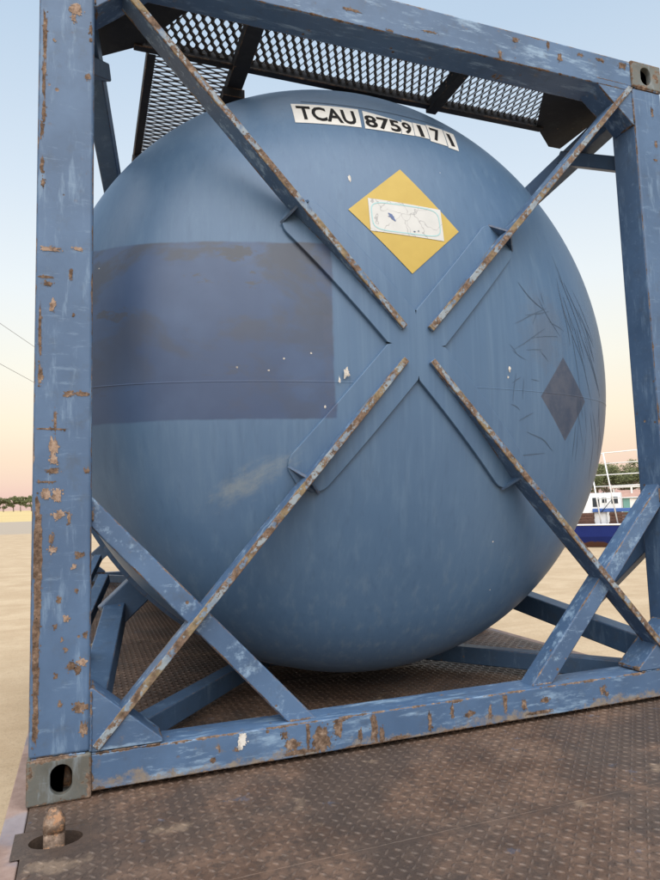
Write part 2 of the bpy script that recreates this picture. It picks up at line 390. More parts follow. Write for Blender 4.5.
M.build('lock_plate', M_deck, trailer)
# raised lozenges
M = MB(); P = .0265
hexb = [(-.0128, 0), (-.0045, -.0040), (.0045, -.0040), (.0128, 0), (.0045, .0040), (-.0045, .0040)]
hext = [(-.0095, 0), (-.003, -.0018), (.003, -.0018), (.0095, 0), (.003, .0018), (-.003, .0018)]
V, F = [], []
for j in range(int((6.55 + 1.5) / P)):
    for i in range(int((XR - XL - .02) / P)):
        x = XL + .018 + i * P; y = -1.5 + j * P
        if x < LPX1 + .012 and LPY0 - .012 < y < LPY1 + .012: continue
        if any(abs(y - s) < .014 for s in seams): continue
        a = PI / 4 if (i + j) % 2 else -PI / 4
        a += random.uniform(-.05, .05); ca, sa = math.cos(a), math.sin(a); hz = .0026 * random.uniform(.75, 1.05); b = len(V)
        for (u, v) in hexb: V.append((x + u * ca - v * sa, y + u * sa + v * ca, -.0001))
        for (u, v) in hext: V.append((x + u * ca - v * sa, y + u * sa + v * ca, hz))
        F += [(b + k, b + (k + 1) % 6, b + 6 + (k + 1) % 6, b + 6 + k) for k in range(6)] + [tuple(range(b + 6, b + 12))]
me = bpy.data.meshes.new('tread_pattern'); me.from_pydata(V, [], F); me.materials.append(M_deck); me.shade_smooth()
o = bpy.data.objects.new('tread_pattern', me); C.objects.link(o); put(o, trailer); o['kind'] = 'stuff'
for s in seams[1:-1]:                               # lumpy weld beads
    M = MB(); pts = []
    for k in range(160): pts.append((XL + .01 + k * (XR - XL - .02) / 159, s + random.uniform(-.001, .001), -.0015))
    M.tube(pts, [random.uniform(.002, .0034) for _ in pts], 6).build('weld_bead', M_deck, trailer, smooth=True)
for x0, x1 in ((-.046, .007), (2.431, 2.484)):
    M = MB().box((x0, -6.4, -.16), (x1, 6.6, -.004)); M.build('side_rail', M_edge, trailer, bevel=.004)
for x in (.75, 1.69):
    M = MB().prism([(x - .07, -.42), (x + .07, -.42), (x + .07, -.40), (x + .008, -.40), (x + .008, -.03), (x + .07, -.03), (x + .07, -.009), (x - .07, -.009), (x - .07, -.03), (x - .008, -.03), (x - .008, -.40), (x - .07, -.40)], 1, -6.3, 6.5); M.build('chassis_beam', M_edge, trailer)
for y in (3.2, 4.5, 5.8):
    M = MB().tube([(.2, y, GZ + .5), (2.24, y, GZ + .5)], .07, 14); M.build('axle', M_edge, trailer, smooth=True)
    for x in (.68, 1.62): MB().box((x, y - .08, GZ + .5), (x + .14, y + .08, -.421)).build('spring_hanger', M_edge, trailer)
    for s, x in ((1, .0), (-1, 2.438)):
        M = MB().lathe([(.29, .02 * s), (.44, .0), (.49, .03 * s), (.50, .06 * s), (.50, .24 * s), (.49, .27 * s), (.44, .3 * s), (.29, .28 * s), (.29, .02 * s)], 40, 'x', (x, y, GZ + .5)); w = M.build('wheel', M_rubber, trailer, smooth=True)
        M = MB().lathe([(.0, .11 * s), (.1, .10 * s), (.11, .13 * s), (.24, .15 * s), (.288, .03 * s), (.30, .02 * s)], 30, 'x', (x, y, GZ + .5)); r = M.build('rim', M_cast, w, smooth=True)
for x in (.6, 1.84):
    l_ = MB().box((x - .06, -4.6, GZ + .02), (x + .06, -4.48, -.03)).build('landing_leg', M_edge, trailer); MB().box((x - .14, -4.68, GZ), (x + .14, -4.40, GZ + .02)).build('foot', M_edge, l_)

def twistlock(cx, cy, z0, s=1.0, rz=0):
    """oblong lock head with a roof-shaped point and a parting groove"""
    M = MB()
    def loop(hx, hy, z, n=20, r=.5):
        out = []
        for k in range(n):
            a = 2 * PI * k / n; ca, sa = math.cos(a), math.sin(a); e = .36
            px, py = hx * math.copysign(abs(ca) ** e, ca), hy * math.copysign(abs(sa) ** e, sa)
            c_, s_ = math.cos(rz), math.sin(rz); out.append((cx + px * c_ - py * s_, cy + px * s_ + py * c_, z0 + z * s))
        return out
    L = [(.031, .025, -.05), (.031, .025, .044), (.028, .022, .046), (.028, .022, .049), (.032, .026, .051), (.0325, .026, .078), (.030, .024, .086), (.016, .014, .112), (.011, .009, .117), (.004, .003, .119)]
    R = [loop(a * .76, b * .78, z) for a, b, z in L]
    for A, B in zip(R, R[1:]):
        for k in range(20): M.face([A[k], A[(k + 1) % 20], B[(k + 1) % 20], B[k]])
    M.face(R[-1])
    return M
twistlock(.078, -.205, -.016, .74).build('twistlock', M_lock, trailer, smooth=True)
twistlock(.092, .090, -.020, .80, PI / 2).build('twistlock', M_lock, trailer, smooth=True)

# ------------------------------------------------------------------ tank container
CX, HT, LEN = 1.219, 2.591, 6.058
cont = empty('tank_container', (CX, LEN / 2, 0), 'weathered blue tank container in a rusting steel frame on the trailer deck', 'tank container')
XC, ZC, RT, YA, DD, NN = 1.219, 1.312, 1.207, .030, .54, 2.2
def ydish(x, z):
    q = min(math.hypot(x - XC, z - ZC) / RT, 1.0); return YA + DD * (1 - (1 - q ** NN) ** (1 / NN))
def mx(p): return (2 * CX - p[0], p[1], p[2])
def my(p): return (p[0], LEN - p[1], p[2])

# tank: dished ends, shell and the two end rings
def tank_mesh():
    M = MB(); prof = [(.0001, YA)]
    K = 46
    for k in range(1, K + 1):
        t = k / K * PI / 2; prof.append((RT * math.sin(t) ** (2 / NN), YA + DD * (1 - math.cos(t) ** (2 / NN))))
    ye = YA + DD
    prof += [(RT, ye + .02), (RT - .0015, ye + .022)]
    prof += [(RT - .0015, LEN - ye - .022), (RT, LEN - ye - .02)]
    prof += [(r, LEN - y) for r, y in reversed(prof[:K + 1])]
    V, F = [], []; n = 160
    for r, y in prof:
        for k in range(n): a = 2 * PI * k / n; V.append((XC + r * math.cos(a), y, ZC + r * math.sin(a)))
    for i in range(len(prof) - 1):
        for k in range(n): F.append((i * n + k, i * n + (k + 1) % n, (i + 1) * n + (k + 1) % n, (i + 1) * n + k))
    me = bpy.data.meshes.new('tank'); me.from_pydata(V, [], F); me.shade_smooth(); me.materials.append(M_tank)
    bm = bmesh.new(); bm.from_mesh(me); bmesh.ops.recalc_face_normals(bm, faces=bm.faces); bm.to_mesh(me); bm.free()
    o = bpy.data.objects.new('tank', me); C.objects.link(o); put(o, cont); return o
tank = tank_mesh()
for y in (.64, LEN - .72):
    M = MB().lathe([(1.198, y), (1.224, y), (1.224, y + .08), (1.198, y + .08)], 160, 'y', (XC, 0, ZC)); M.build('end_ring', M_inner, tank, smooth=False)

# welded seam running across the dished end
M = MB(); pts = []
for k in range(90):
    x = XC - 1.12 + 2.24 * k / 89; pts.append((x, ydish(x, 1.175) + .0027, 1.175))
M.tube(pts, .0035, 6).build('weld_seam', M_tank, tank, smooth=True)

# doubler pads and crossed bars
TH = math.radians(48.0); PADW = .082; PADL = .575; PADT = .015
ARMS = [(-1, 1), (1, 1), (-1, -1), (1, -1)]
def arm_axes(sx, sz): return Vector((sx * math.cos(TH), sz * math.sin(TH))), Vector((-sx * math.sin(TH), sz * math.cos(TH)))
def pad(sx, sz):
    d, t = arm_axes(sx, sz); M = MB(); NS, NT_ = 40, 10
    ss = [.0 + (PADL + PADW * .8) * (k / NS) for k in range(NS + 1)]
    def lim(s):
        w = PADW
        if s > PADL: w = PADW * math.sqrt(max(0, 1 - ((s - PADL) / (PADW * .8)) ** 2))
        hi = min(w, s / math.tan(TH)); lo = -min(w, s * math.tan(TH))   # mitre with the neighbours: vertical and horizontal
        # t axis points away from the horizontal: positive t towards the vertical mirror line
        return lo, hi
    grid = []
    for s in ss:
        lo, hi = lim(s); row = []
        for k in range(NT_ + 1):
            tt = lo + (hi - lo) * k / NT_; x = XC + d.x * s + t.x * tt; z = ZC + d.y * s + t.y * tt; row.append((x, z))
        grid.append(row)
    f = lambda q, off: (q[0], ydish(*q) - off, q[1])
    B = PADT
    for a, b, s0_ in zip(grid, grid[1:], ss):
        for k in range(NT_): M.face([f(a[k], B), f(a[k + 1], B), f(b[k + 1], B), f(b[k], B)], uv=[(5, 5)] * 4, size=(10, 10))
        for e, lim_ in ((0, PADW / math.tan(TH)), (NT_, PADW * math.tan(TH))):
            if s0_ >= lim_ - .001: M.face([f(a[e], B), f(b[e], B), f(b[e], -.006), f(a[e], -.006)], uv=[(5, 5)] * 4, size=(10, 10))
    M.build('doubler_pad', M_tank, tank, bevel=.003)
for a in ARMS: pad(*a)

BARY = .0; BART = .0235; BARD = .086
ENDS = {(-1, -1): (.172, .126), (1, -1): (2.266, .126), (-1, 1): (.172, 2.465), (1, 1): (2.266, 2.465)}
for sx, sz in ARMS:
    e = Vector(ENDS[(sx, sz)]); st = Vector((XC + sx * .050, ZC + sz * .056)); dv = e - st; L = dv.length; dv.normalize(); tv = Vector((-dv.y, dv.x))
    M = MB(); NS = 60; secs = []
    for k in range(NS + 1):
        s = L * k / NS; q = st + dv * s; back = min(BARD, ydish(q.x, q.y) - PADT + .004); back = max(back, .012)
        if (q - Vector((XC, ZC))).length > .64: back = BARD
        wob = .0012 * mnoise.noise(Vector((s * 5, sx * 3, sz * 7)))
        h = BART / 2; secs.append((s, [(q - tv * h, BARY + wob), (q + tv * h, BARY + wob), (q + tv * h, back), (q - tv * h, back)]))
    def P(c): return (c[0].x, c[1], c[0].y)
    for (s0, A), (s1, B) in zip(secs, secs[1:]):
        for j in range(4):
            w = (Vector(P(A[(j + 1) % 4])) - Vector(P(A[j]))).length
            M.face([P(A[j]), P(A[(j + 1) % 4]), P(B[(j + 1) % 4]), P(B[j])], uv=[(0, s0), (w, s0), (w, s1), (0, s1)], size=(w, L))
    M.face([P(c) for c in secs[0][1]]); M.face([P(c) for c in secs[-1][1]])
    bar = M.build('cross_bar', M_bar, cont, bevel=.003)
    # small triangular stiffeners where the bar leaves the pad
    for side in (-1, 1):
        q = Vector((XC, ZC)) + (st - Vector((XC, ZC))).normalized() * .05 + dv * .565
        a0 = q + tv * side * (BART / 2 - .002); a1 = q + tv * side * (BART / 2 + .058)
        yb0, yb1 = ydish(a0.x, a0.y) - PADT + .003, ydish(a1.x, a1.y) - PADT + .003
        M = MB(); t = dv * .004
        tri = [(a0, .022), (a0, yb0), (a1, yb1)]
        A = [(p.x - t.x, y, p.y - t.y) for p, y in tri]; B = [(p.x + t.x, y, p.y + t.y) for p, y in tri]
        M.face(A); M.face(list(reversed(B)))
        for k in range(3): M.face([A[k], A[(k + 1) % 3], B[(k + 1) % 3], B[k]])
        M.build('stiffener', M_inner, bar)

# corner castings: cast boxes with oblong openings
def casting(xs, ys, zs):
    """xs, ys: -1/+1 outward direction in x and y; zs: 0 bottom, 1 top"""
    w, l, h = .162, .178, .118; x0 = 0 if xs < 0 else 2 * CX - w; y0 = 0 if ys < 0 else LEN - l; z0 = 0 if zs == 0 else HT - h
    x1, y1, z1 = x0 + w, y0 + l, z0 + h
    o = MB().box((x0, y0, z0), (x1, y1, z1)).build('corner_casting', M_cast, cont, bevel=.007, seg=3)
    def stad(cu_, cv, hw, hh, n=28):                # upright stadium
        return [(cu_ + hw * math.cos(2 * PI * (k + .5) / n), cv + math.copysign(hh - hw, math.sin(2 * PI * (k + .5) / n)) + hw * math.sin(2 * PI * (k + .5) / n)) for k in range(n)]
    cx = x0 + (.086 if xs < 0 else w - .086); zc = z0 + (.060 if zs == 0 else .058); yc = (y0 + y1) / 2
    ya, yb = (y0 - .02, y0 + .06) if ys < 0 else (y1 - .06, y1 + .02)
    xa, xb = (x0 - .02, x0 + .06) if xs < 0 else (x1 - .06, x1 + .02)
    cuts = [MB().box((x0 + .026, y0 + .026, z0 + .016), (x1 - .026, y1 - .026, z1 - .016)), MB().prism(stad(cx, zc, .0275, .0390), 1, ya, yb), MB().prism(stad(yc, zc, .030, .0390), 0, xa, xb)]
    tmp = []
    for k, c_ in enumerate(cuts):
        c_.uv = [[(5, 5)] * len(f) for f in c_.f]; c_.sz = [[(10, 10)] * len(f) for f in c_.f]
        t = c_.build('cutter', M_cast); t.location = o.location if False else (0, 0, 0); tmp.append(t)
        md = o.modifiers.new('opening', 'BOOLEAN'); md.operation = 'DIFFERENCE'; md.object = t; md.solver = 'EXACT'
    bpy.context.view_layer.update()
    me = bpy.data.meshes.new_from_object(o.evaluated_get(bpy.context.evaluated_depsgraph_get()))
    o.modifiers.clear(); o.data = me; me.name = 'corner_casting'
    for t in tmp: bpy.data.objects.remove(t)
    b = o.modifiers.new('bevel', 'BEVEL'); b.width = .003; b.segments = 2; b.limit_method = 'ANGLE'; b.angle_limit = math.radians(60)
    return o
for xs in (-1, 1):
    for ys in (-1, 1):
        for zs in (0, 1): casting(xs, ys, zs)

# end frames
post_front = {}
for ys in (-1, 1):
    Y = (lambda y: y) if ys < 0 else (lambda y: LEN - y)
    def bx(x0, x1, y0, y1, z0, z1):
        a, b = sorted((Y(y0), Y(y1))); return MB().box((x0, a, z0), (x1, b, z1))
    for xs in (-1, 1):
        X = (lambda x: x) if xs < 0 else (lambda x: 2 * CX - x)
        a, b = sorted((X(.004), X(.159)))
        p = bx(a, b, .006, .138, .118, HT - .118).build('corner_post', M_post, cont, bevel=.011, seg=3); post_front[(xs, ys)] = p
        for top in (0, 1):
            Zf = (lambda z: z) if not top else (lambda z: HT - z)
            tri = [(X(.155), Zf(.115)), (X(.352), Zf(.115)), (X(.352), Zf(.126)), (X(.165), Zf(.285)), (X(.155), Zf(.285))]
            ya, yb = sorted((Y(.009), Y(.118)))
            MB().prism(tri, 1, ya, yb).build('corner_gusset', M_rail, cont, bevel=.004)
        # knee brace from post to bottom rail
        ya, yb = sorted((Y(.034), Y(.104)))
        kb = [(X(.150), .732), (X(.735), .10), (X(.830), .10), (X(.150), .822)]
        M = MB()
        kbv = lambda y: [(q[0], y, q[1]) for q in kb]
        A, B = kbv(ya), kbv(yb); Lk = math.hypot(.6, .66)
        uvk = [(.065, 0), (.065, Lk), (0, Lk), (0, 0)]
        M.face(A, uv=uvk, size=(.065, Lk)); M.face(B, uv=uvk, size=(.065, Lk))
        for k in range(4): M.face([A[k], A[(k + 1) % 4], B[(k + 1) % 4], B[k]])
        M.build('knee_brace', M_brace, cont, bevel=.006)
    bx(.160, 2 * CX - .160, .007, .125, .014, .112).build('bottom_rail', M_rail, cont, bevel=.005)
    bx(.160, 2 * CX - .160, .007, .130, 2.452, 2.586).build('top_rail', M_rail, cont, bevel=.005)

# weld beads where the near end frame was joined
def bead(pts, host, r=.0032):
    P = []
    for (a, b) in zip(pts, pts[1:]):
        a, b = Vector(a), Vector(b); n = max(2, int((b - a).length / .006))
        P += [a.lerp(b, k / n) + Vector((random.uniform(-.0008, .0008), 0, random.uniform(-.0008, .0008))) for k in range(n)]
    MB().tube(P, [r * random.uniform(.7, 1.25) for _ in P], 6).build('weld_bead', M_rail, host, smooth=True)
for xs in (-1, 1):
    X = (lambda x: x) if xs < 0 else (lambda x: 2 * CX - x); host = post_front[(xs, -1)]
    for top in (0, 1):
        Zf = (lambda z: z) if not top else (lambda z: HT - z)
        bead([(X(.012), .006, Zf(.1185)), (X(.152), .006, Zf(.1185))], host); bead([(X(.1605), .008, Zf(.12)), (X(.1605), .008, Zf(.284))], host)
        bead([(X(.163), .008, Zf(.113)), (X(.350), .008, Zf(.113))], host, .0022)
    bead([(X(.161), .034, .742), (X(.161), .034, .81)], host, .004)
    bead([(X(.732), .034, .1135), (X(.822), .034, .1135)], host, .004)
# braces from the corners back to the tank
def tube_part(name, a, b, w, h, mat, up=(0, 0, 1), bevel=.006):
    return MB().beam(a, b, w, h, up).build(name, mat, cont, bevel=bevel)
for ys in (-1, 1):
    Fy = (lambda p: p) if ys < 0 else my
    for xs in (-1, 1):
        Fx = (lambda p: p) if xs < 0 else mx
        zl = .355 if xs < 0 else .290
        tube_part('saddle_brace', Fx(Fy((.150, .10, .150))), Fx(Fy((.262, .98, zl))), .085, .095, M_inner)
        tube_part('saddle_brace', Fx(Fy((.105, .10, 2.445))), Fx(Fy((.275, 1.13, 2.155))), .075, .085, M_inner)
        tube_part('floor_brace', Fx(Fy((.17, .12, .070))), Fx(Fy((.93, 1.12, .070))), .07, .075, M_inner)
        tube_part('side_brace', Fx(Fy((.085, .13, .62))), Fx(Fy((.135 if xs < 0 else .195, .52, .235))), .06, .06, M_inner)
        tube_part('side_brace', Fx(Fy((.095, .13, 2.20))), Fx(Fy((.195, .42, 2.37))), .05, .06, M_inner)
        # saddle box between brace and shell, with a plate below
        M = MB().beam(Fx(Fy((.235, .97, zl - .02))), Fx(Fy((.37, 1.0, zl + .10))), .12, .10, (0, 1, 0)); M.build('saddle_box', M_inner, cont, bevel=.006)
    tube_part('floor_sill', Fy((.88, 1.13, .07)), Fy((1.56, 1.13, .07)), .08, .075, M_inner)
# yellowed bracket beside the saddle on the near left
N = NT('old_yellow_bracket'); N.set(color=N.ramp(N.noise(20, 5), [(.3, (.10, .075, .05)), (.55, (.24, .20, .13)), (.8, (.34, .31, .24))]), rough=.8); M_brk = N.mat
for q in (((.20, .93, .235), (.245, .95, .375)), ((.198, .928, .232), (.145, .86, .20))): MB().beam(*q, .05, .012, (0, 1, 0)).build('bracket', M_brk, cont, bevel=.002)
# lower side rails of the frame, further back
for xs in (-1, 1):
    Fx = (lambda p: p) if xs < 0 else mx
    for y in (2.05, LEN - 2.05):
        tube_part('side_strut', Fx((.06, y - .55, .06)), Fx((.245, y, .40)), .06, .06, M_inner)
    tube_part('side_rail', Fx((.07, 1.5, .05)), Fx((.07, LEN - 1.5, .05)), .08, .08, M_inner)

# ------------------------------------------------------------------ walkways
def expanded(x0, x1, y0, y1, z, along_y, name, parent):
    """expanded metal: zigzag strands tilted on edge, long way of the mesh along y (or x)"""
    sw, lw, h, t = .034, .070, .0155, .0036
    V, F = [], []
    U0, U1, W0, W1 = (x0, x1, y0, y1) if along_y else (y0, y1, x0, x1)
    n = int((U1 - U0) / (sw / 2)); tilt = math.radians(46)
    rows = max(1, round((W1 - W0) / lw)); lw = (W1 - W0) / rows
    seq = [(0, -1), (.16, -1), (.5, 1), (.66, 1)]
    st = [(W0 + (r + f) * lw, o) for r in range(rows) for f, o in seq] + [(W1, -1)]
    for i in range(n + 1):
        uc = U0 + i * sw / 2; sg = 1 if i % 2 else -1; b = len(V)
        for k, (w, ph) in enumerate(st):
            off = ph * sg * sw / 4 * .92; zz = .0030 * ph * sg
            for a, c_ in ((-1, -1), (1, -1), (1, 1), (-1, 1)):
                du = a * h / 2 * math.cos(tilt) - c_ * t / 2 * math.sin(tilt); dz = a * h / 2 * math.sin(tilt) + c_ * t / 2 * math.cos(tilt)
                u = uc + off + du
                V.append((u, w, z + dz + zz) if along_y else (w, u, z + dz + zz))
            if k:
                p, q = b + (k - 1) * 4, b + k * 4
                F += [(p + j, p + (j + 1) % 4, q + (j + 1) % 4, q + j) for j in range(4)]
    me = bpy.data.meshes.new(name); me.from_pydata(V, [], F); me.materials.append(M_grate)
    o = bpy.data.objects.new(name, me); C.objects.link(o); put(o, parent); o['kind'] = 'stuff'; return o
WZ = 2.535
def wpart(M, name, parent, bevel=.002): return M.build(name, M_walk, parent, bevel=bevel)
# cross walkway over the near end
M = MB().prism([(.400, 2.490), (.432, 2.490), (.432, 2.548), (.425, 2.548), (.425, 2.497), (.400, 2.497)], 0, .30, 2.138)
cw = wpart(M, 'end_walkway', cont)
expanded(.20, 2.24, .132, .424, WZ, True, 'grating', cw)
for x0, x1, yb in ((.672, .735, .575), (1.540, 1.588, .440)):
    M = MB().prism([(x0, 2.478), (x1, 2.478), (x1, 2.486), (x0 + .008, 2.486), (x0 + .008, 2.525), (x0, 2.525)], 1, .131, yb); wpart(M, 'walkway_bearer', cw)
M = MB().box((.655, .52, 2.440), (.745, .60, 2.4775)); wpart(M, 'bearer_foot', cw)
for xs in (-1, 1):
    Fx = (lambda x: x) if xs < 0 else (lambda x: 2 * CX - x)
    poly = [(Fx(.50), .128), (Fx(.325), .415), (Fx(.16), .54), (Fx(.09), .54), (Fx(.09), .180), (Fx(.166), .128)]
    M = MB().prism(poly, 2, 2.500, 2.510); wpart(M, 'corner_plate', cw)
# long walkway along the top of the tank
M = MB().prism([(.352, 2.505), (.385, 2.505), (.385, 2.511), (.360, 2.511), (.360, 2.555), (.352, 2.555)], 1, .46, 5.60)
lw_ = wpart(M, 'side_walkway', cont)
wpart(MB().box((.742, .61, 2.505), (.750, 5.60, 2.555)), 'edge_angle', lw_)
expanded(.362, .741, .436, 5.58, WZ, False, 'grating', lw_)
for y in (1.24, 2.9, 4.6):
    M = MB().box((.345, y - .03, 2.42), (.755, y + .03, 2.504)); wpart(M, 'walkway_bearer', lw_)
    M = MB().box((.40, y - .02, 2.05), (.46, y + .02, 2.4195)); wpart(M, 'walkway_bracket', lw_)

# ------------------------------------------------------------------ labels on the tank
N = NT('white_vinyl'); N.set(color=N.mix(N.noise(25, 5), (.58, .585, .57), (.70, .705, .68)), rough=.5); M_vinyl = N.mat
N = NT('black_lettering'); N.set(color=(.010, .010, .011), rough=.8, spec=.2); M_black = N.mat
N = NT('yellow_placard'); N.set(color=N.mix(N.noise(12, 5), (.36, .25, .04), (.47, .345, .07)), rough=.55); N.bump(N.noise(30, 4), .2, .002); M_yellow = N.mat
N = NT('sun_cracked_paper')
vz = N.map(N.obj, (1, 0, 1)); wv = N.mix(.16, vz, N.noise(9, 3, color=True))
cr1 = N.step(N.voro(13, vec=wv, feature='DISTANCE_TO_EDGE'), .022, .008)
keep = N.step(N.noise(10, 3), .36, .48)
N.set(color=N.mix(N.math('MULTIPLY', N.math('MULTIPLY', cr1, keep), .6), N.mix(N.noise(20, 4), (.44, .455, .45), (.54, .55, .545)), (.20, .20, .21)), rough=.7); M_paper = N.mat
N = NT('teal_ink'); N.set(color=(.28, .50, .52), rough=.7); M_teal = N.mat
N = NT('navy_ink'); N.set(color=(.09, .13, .26), rough=.7); M_navy = N.mat

def conform(name, poly_fn, mat, off, nu=16, nv=6, parent=tank):
    """sheet laid on the dished end; poly_fn(u,v) -> x,z"""
    M = MB(); f = lambda u, v: (lambda q: (q[0], ydish(*q) - off, q[1]))(poly_fn(u, v))
    for i in range(nu):
        for j in range(nv):
            M.face([f(i / nu, j / nv), f((i + 1) / nu, j / nv), f((i + 1) / nu, (j + 1) / nv), f(i / nu, (j + 1) / nv)])
    return M.build(name, mat, parent, smooth=True)
def quad(a, b, c_, d): return lambda u, v: ((a[0] * (1 - u) + b[0] * u) * (1 - v) + (d[0] * (1 - u) + c_[0] * u) * v, (a[1] * (1 - u) + b[1] * u) * (1 - v) + (d[1] * (1 - u) + c_[1] * u) * v)
def letters(txt, x0, z0, w, h, off, name='lettering', shear=0, rot=0):
    cu_ = bpy.data.curves.new('t', 'FONT'); cu_.body = txt; cu_.size = 1; cu_.resolution_u = 3; cu_.offset = .026
    t = bpy.data.objects.new('t', cu_); C.objects.link(t); bpy.context.view_layer.update()
    me = bpy.data.meshes.new_from_object(t.evaluated_get(bpy.context.evaluated_depsgraph_get())); bpy.data.objects.remove(t)
    bm = bmesh.new(); bm.from_mesh(me); bmesh.ops.triangulate(bm, faces=bm.faces)
    xs = [v.co.x for v in bm.verts]; ys = [v.co.y for v in bm.verts]; ax, bx_ = min(xs), max(xs); ay, by = min(ys), max(ys)
    bmesh.ops.subdivide_edges(bm, edges=[e for e in bm.edges if e.calc_length() > .12], cuts=2, use_grid_fill=False)
    bmesh.ops.triangulate(bm, faces=bm.faces)
    for v in bm.verts:
        u, q = (v.co.x - ax) / (bx_ - ax) * w, (v.co.y - ay) / (by - ay) * h
        u += shear * q
        x = x0 + u * math.cos(rot) - q * math.sin(rot); z = z0 + u * math.sin(rot) + q * math.cos(rot)
        v.co = (x, ydish(x, z) - off, z)
    bm.to_mesh(me); bm.free(); me.materials.clear(); me.materials.append(M_black); me.name = name
    o = bpy.data.objects.new(name, me); C.objects.link(o); put(o, tank); return o
o = conform('identification_label', quad((.855, 2.168), (1.108, 2.178), (1.118, 2.284), (.858, 2.279)), M_vinyl, .0018); o['label'] = 'white identification label with black letters TCAU'
letters('TCAU', .872, 2.187, .222, .080, .0030)
sheets = [('875', (1.122, 2.176), (1.272, 2.182), (1.300, 2.252), (1.134, 2.280), .150, .068, 1.130, 2.187),
          ('9', (1.276, 2.182), (1.334, 2.186), (1.345, 2.266), (1.300, 2.270), .040, .066, 1.290, 2.190),
          ('1', (1.337, 2.188), (1.402, 2.188), (1.412, 2.272), (1.348, 2.268), .018, .068, 1.364, 2.192),
          ('7', (1.405, 2.178), (1.484, 2.174), (1.498, 2.280), (1.416, 2.280), .046, .076, 1.424, 2.188),
          ('1', (1.487, 2.168), (1.538, 2.164), (1.556, 2.276), (1.501, 2.278), .018, .076, 1.508, 2.184)]
for t, a, b, c_, d, w, h, x, z in sheets:
    conform('identification_label', quad(a, b, c_, d), M_vinyl, .0018)
    letters(t, x, z, w, h, .0030)
conform('label_border', quad((.90, 2.296), (1.52, 2.300), (1.52, 2.304), (.90, 2.300)), M_scratch, .0012, 24, 1)
conform('placard', quad((1.223, 1.574), (1.440, 1.766), (1.227, 1.997), (1.000, 1.797)), M_yellow, .0020, 14, 14)['label'] = 'yellow diamond placard half covered by a white paper strip'
conform('paper_strip', quad((1.075, 1.722), (1.368, 1.716), (1.370, 1.845), (1.078, 1.852)), M_paper, .0034, 16, 8)
def ribbon(M, pts, w, off, taper=True):
    P = [Vector(p) for p in pts]; n = len(P)
    L = []
    for i, p in enumerate(P):
        d = (P[min(i + 1, n - 1)] - P[max(i - 1, 0)]).normalized(); s = Vector((-d.y, d.x)); ww = w / 2 * ((.25 + .75 * math.sin(PI * i / (n - 1))) if taper else 1)
        L.append((p + s * ww, p - s * ww))
    f = lambda q: (q.x, ydish(q.x, q.y) - off, q.y)
    for (a, b), (c_, d) in zip(L, L[1:]): M.face([f(a), f(b), f(d), f(c_)], uv=[(5, 5)] * 4, size=(10, 10))
M = MB(); pts = []
for k in range(41):                                 # rounded teal outline printed on the strip
    a = 2 * PI * k / 40; ca, sa = math.cos(a), math.sin(a); pts.append((1.222 + .136 * math.copysign(abs(ca) ** .35, ca), 1.784 + .056 * math.copysign(abs(sa) ** .45, sa)))
ribbon(M, pts, .0035, .0042, False); M.build('printed_border', M_teal, tank)
M = MB(); ribbon(M, [(1.150, 1.800), (1.160, 1.792), (1.166, 1.780), (1.176, 1.770)], .014, .0042); ribbon(M, [(1.148, 1.787), (1.162, 1.786), (1.172, 1.787)], .008, .0043); M.build('printed_mark', M_navy, tank)
M = MB(); ribbon(M, [(1.243, 1.738), (1.247, 1.738), (1.252, 1.738)], .006, .0042); ribbon(M, [(1.262, 1.742), (1.266, 1.742)], .006, .0042, False); M.build('printed_mark', M_scratch, tank)

# scratches on the right of the dished end
M = MB(); R = random.Random(5)
def scr(x, z, ang, L, w, bend=.2):
    pts = []; a = ang
    for k in range(9): pts.append((x, z)); x += math.cos(a) * L / 8; z += math.sin(a) * L / 8; a += R.uniform(-bend, bend)
    if all(math.hypot(p[0] - XC, p[1] - ZC) < RT * .985 for p in pts): ribbon(M, pts, w, .0012)
scr(1.70, 1.60, -.85, .16, .005, .12); scr(1.66, 1.43, .42, .2, .0035, .08); scr(1.65, 1.33, .5, .2, .003, .08); scr(1.72, 1.47, .2, .14, .003, .08); scr(1.80, 1.55, -1.0, .18, .003, .08); scr(1.74, 1.38, .3, .16, .002, .1)
scr(1.66, 1.06, .5, .08, .004); scr(1.70, 1.02, -.35, .16, .004); scr(1.64, .93, .02, .16, .003, .05); scr(1.63, 1.20, .5, .05, .003); scr(1.62, 1.12, -.2, .05, .003)
for k in range(18):
    x = R.uniform(1.93, 2.13); z = 1.66 - (x - 1.93) * 1.2 + R.uniform(-.16, .12)
    scr(x, z, -1.25 + R.uniform(-.25, .25) + (x - 2.03) * .8, R.uniform(.10, .34), R.uniform(.0015, .0055), .06)
for k in range(14):
    x = R.uniform(1.98, 2.2); z = R.uniform(1.0, 1.25); scr(x, z, -1.4 + R.uniform(-.3, .3), R.uniform(.08, .2), R.uniform(.0015, .003), .06)
for k in range(10):
    scr(R.uniform(1.6, 1.9), R.uniform(1.2, 1.6), R.uniform(0, 6.28), R.uniform(.04, .12), .002, .1)
M.build('scratch_marks', M_scratch, tank, kind='stuff')
M = MB(); RC = random.Random(12)
def chip_poly(cx, cz, w, h, off):
    n = 26; sd_ = RC.uniform(0, 40); pts = []
    for k in range(n):
        a = 2 * PI * k / n; q = Vector((math.cos(a) * 1.3 + sd_, math.sin(a) * 1.3, sd_)); r = 1 + .6 * mnoise.noise(q) + .4 * mnoise.noise(q * 3)
        x, z = cx + w / 2 * r * math.cos(a), cz + h / 2 * r * math.sin(a); pts.append((x, ydish(x, z) - off, z))
    M.face(pts)
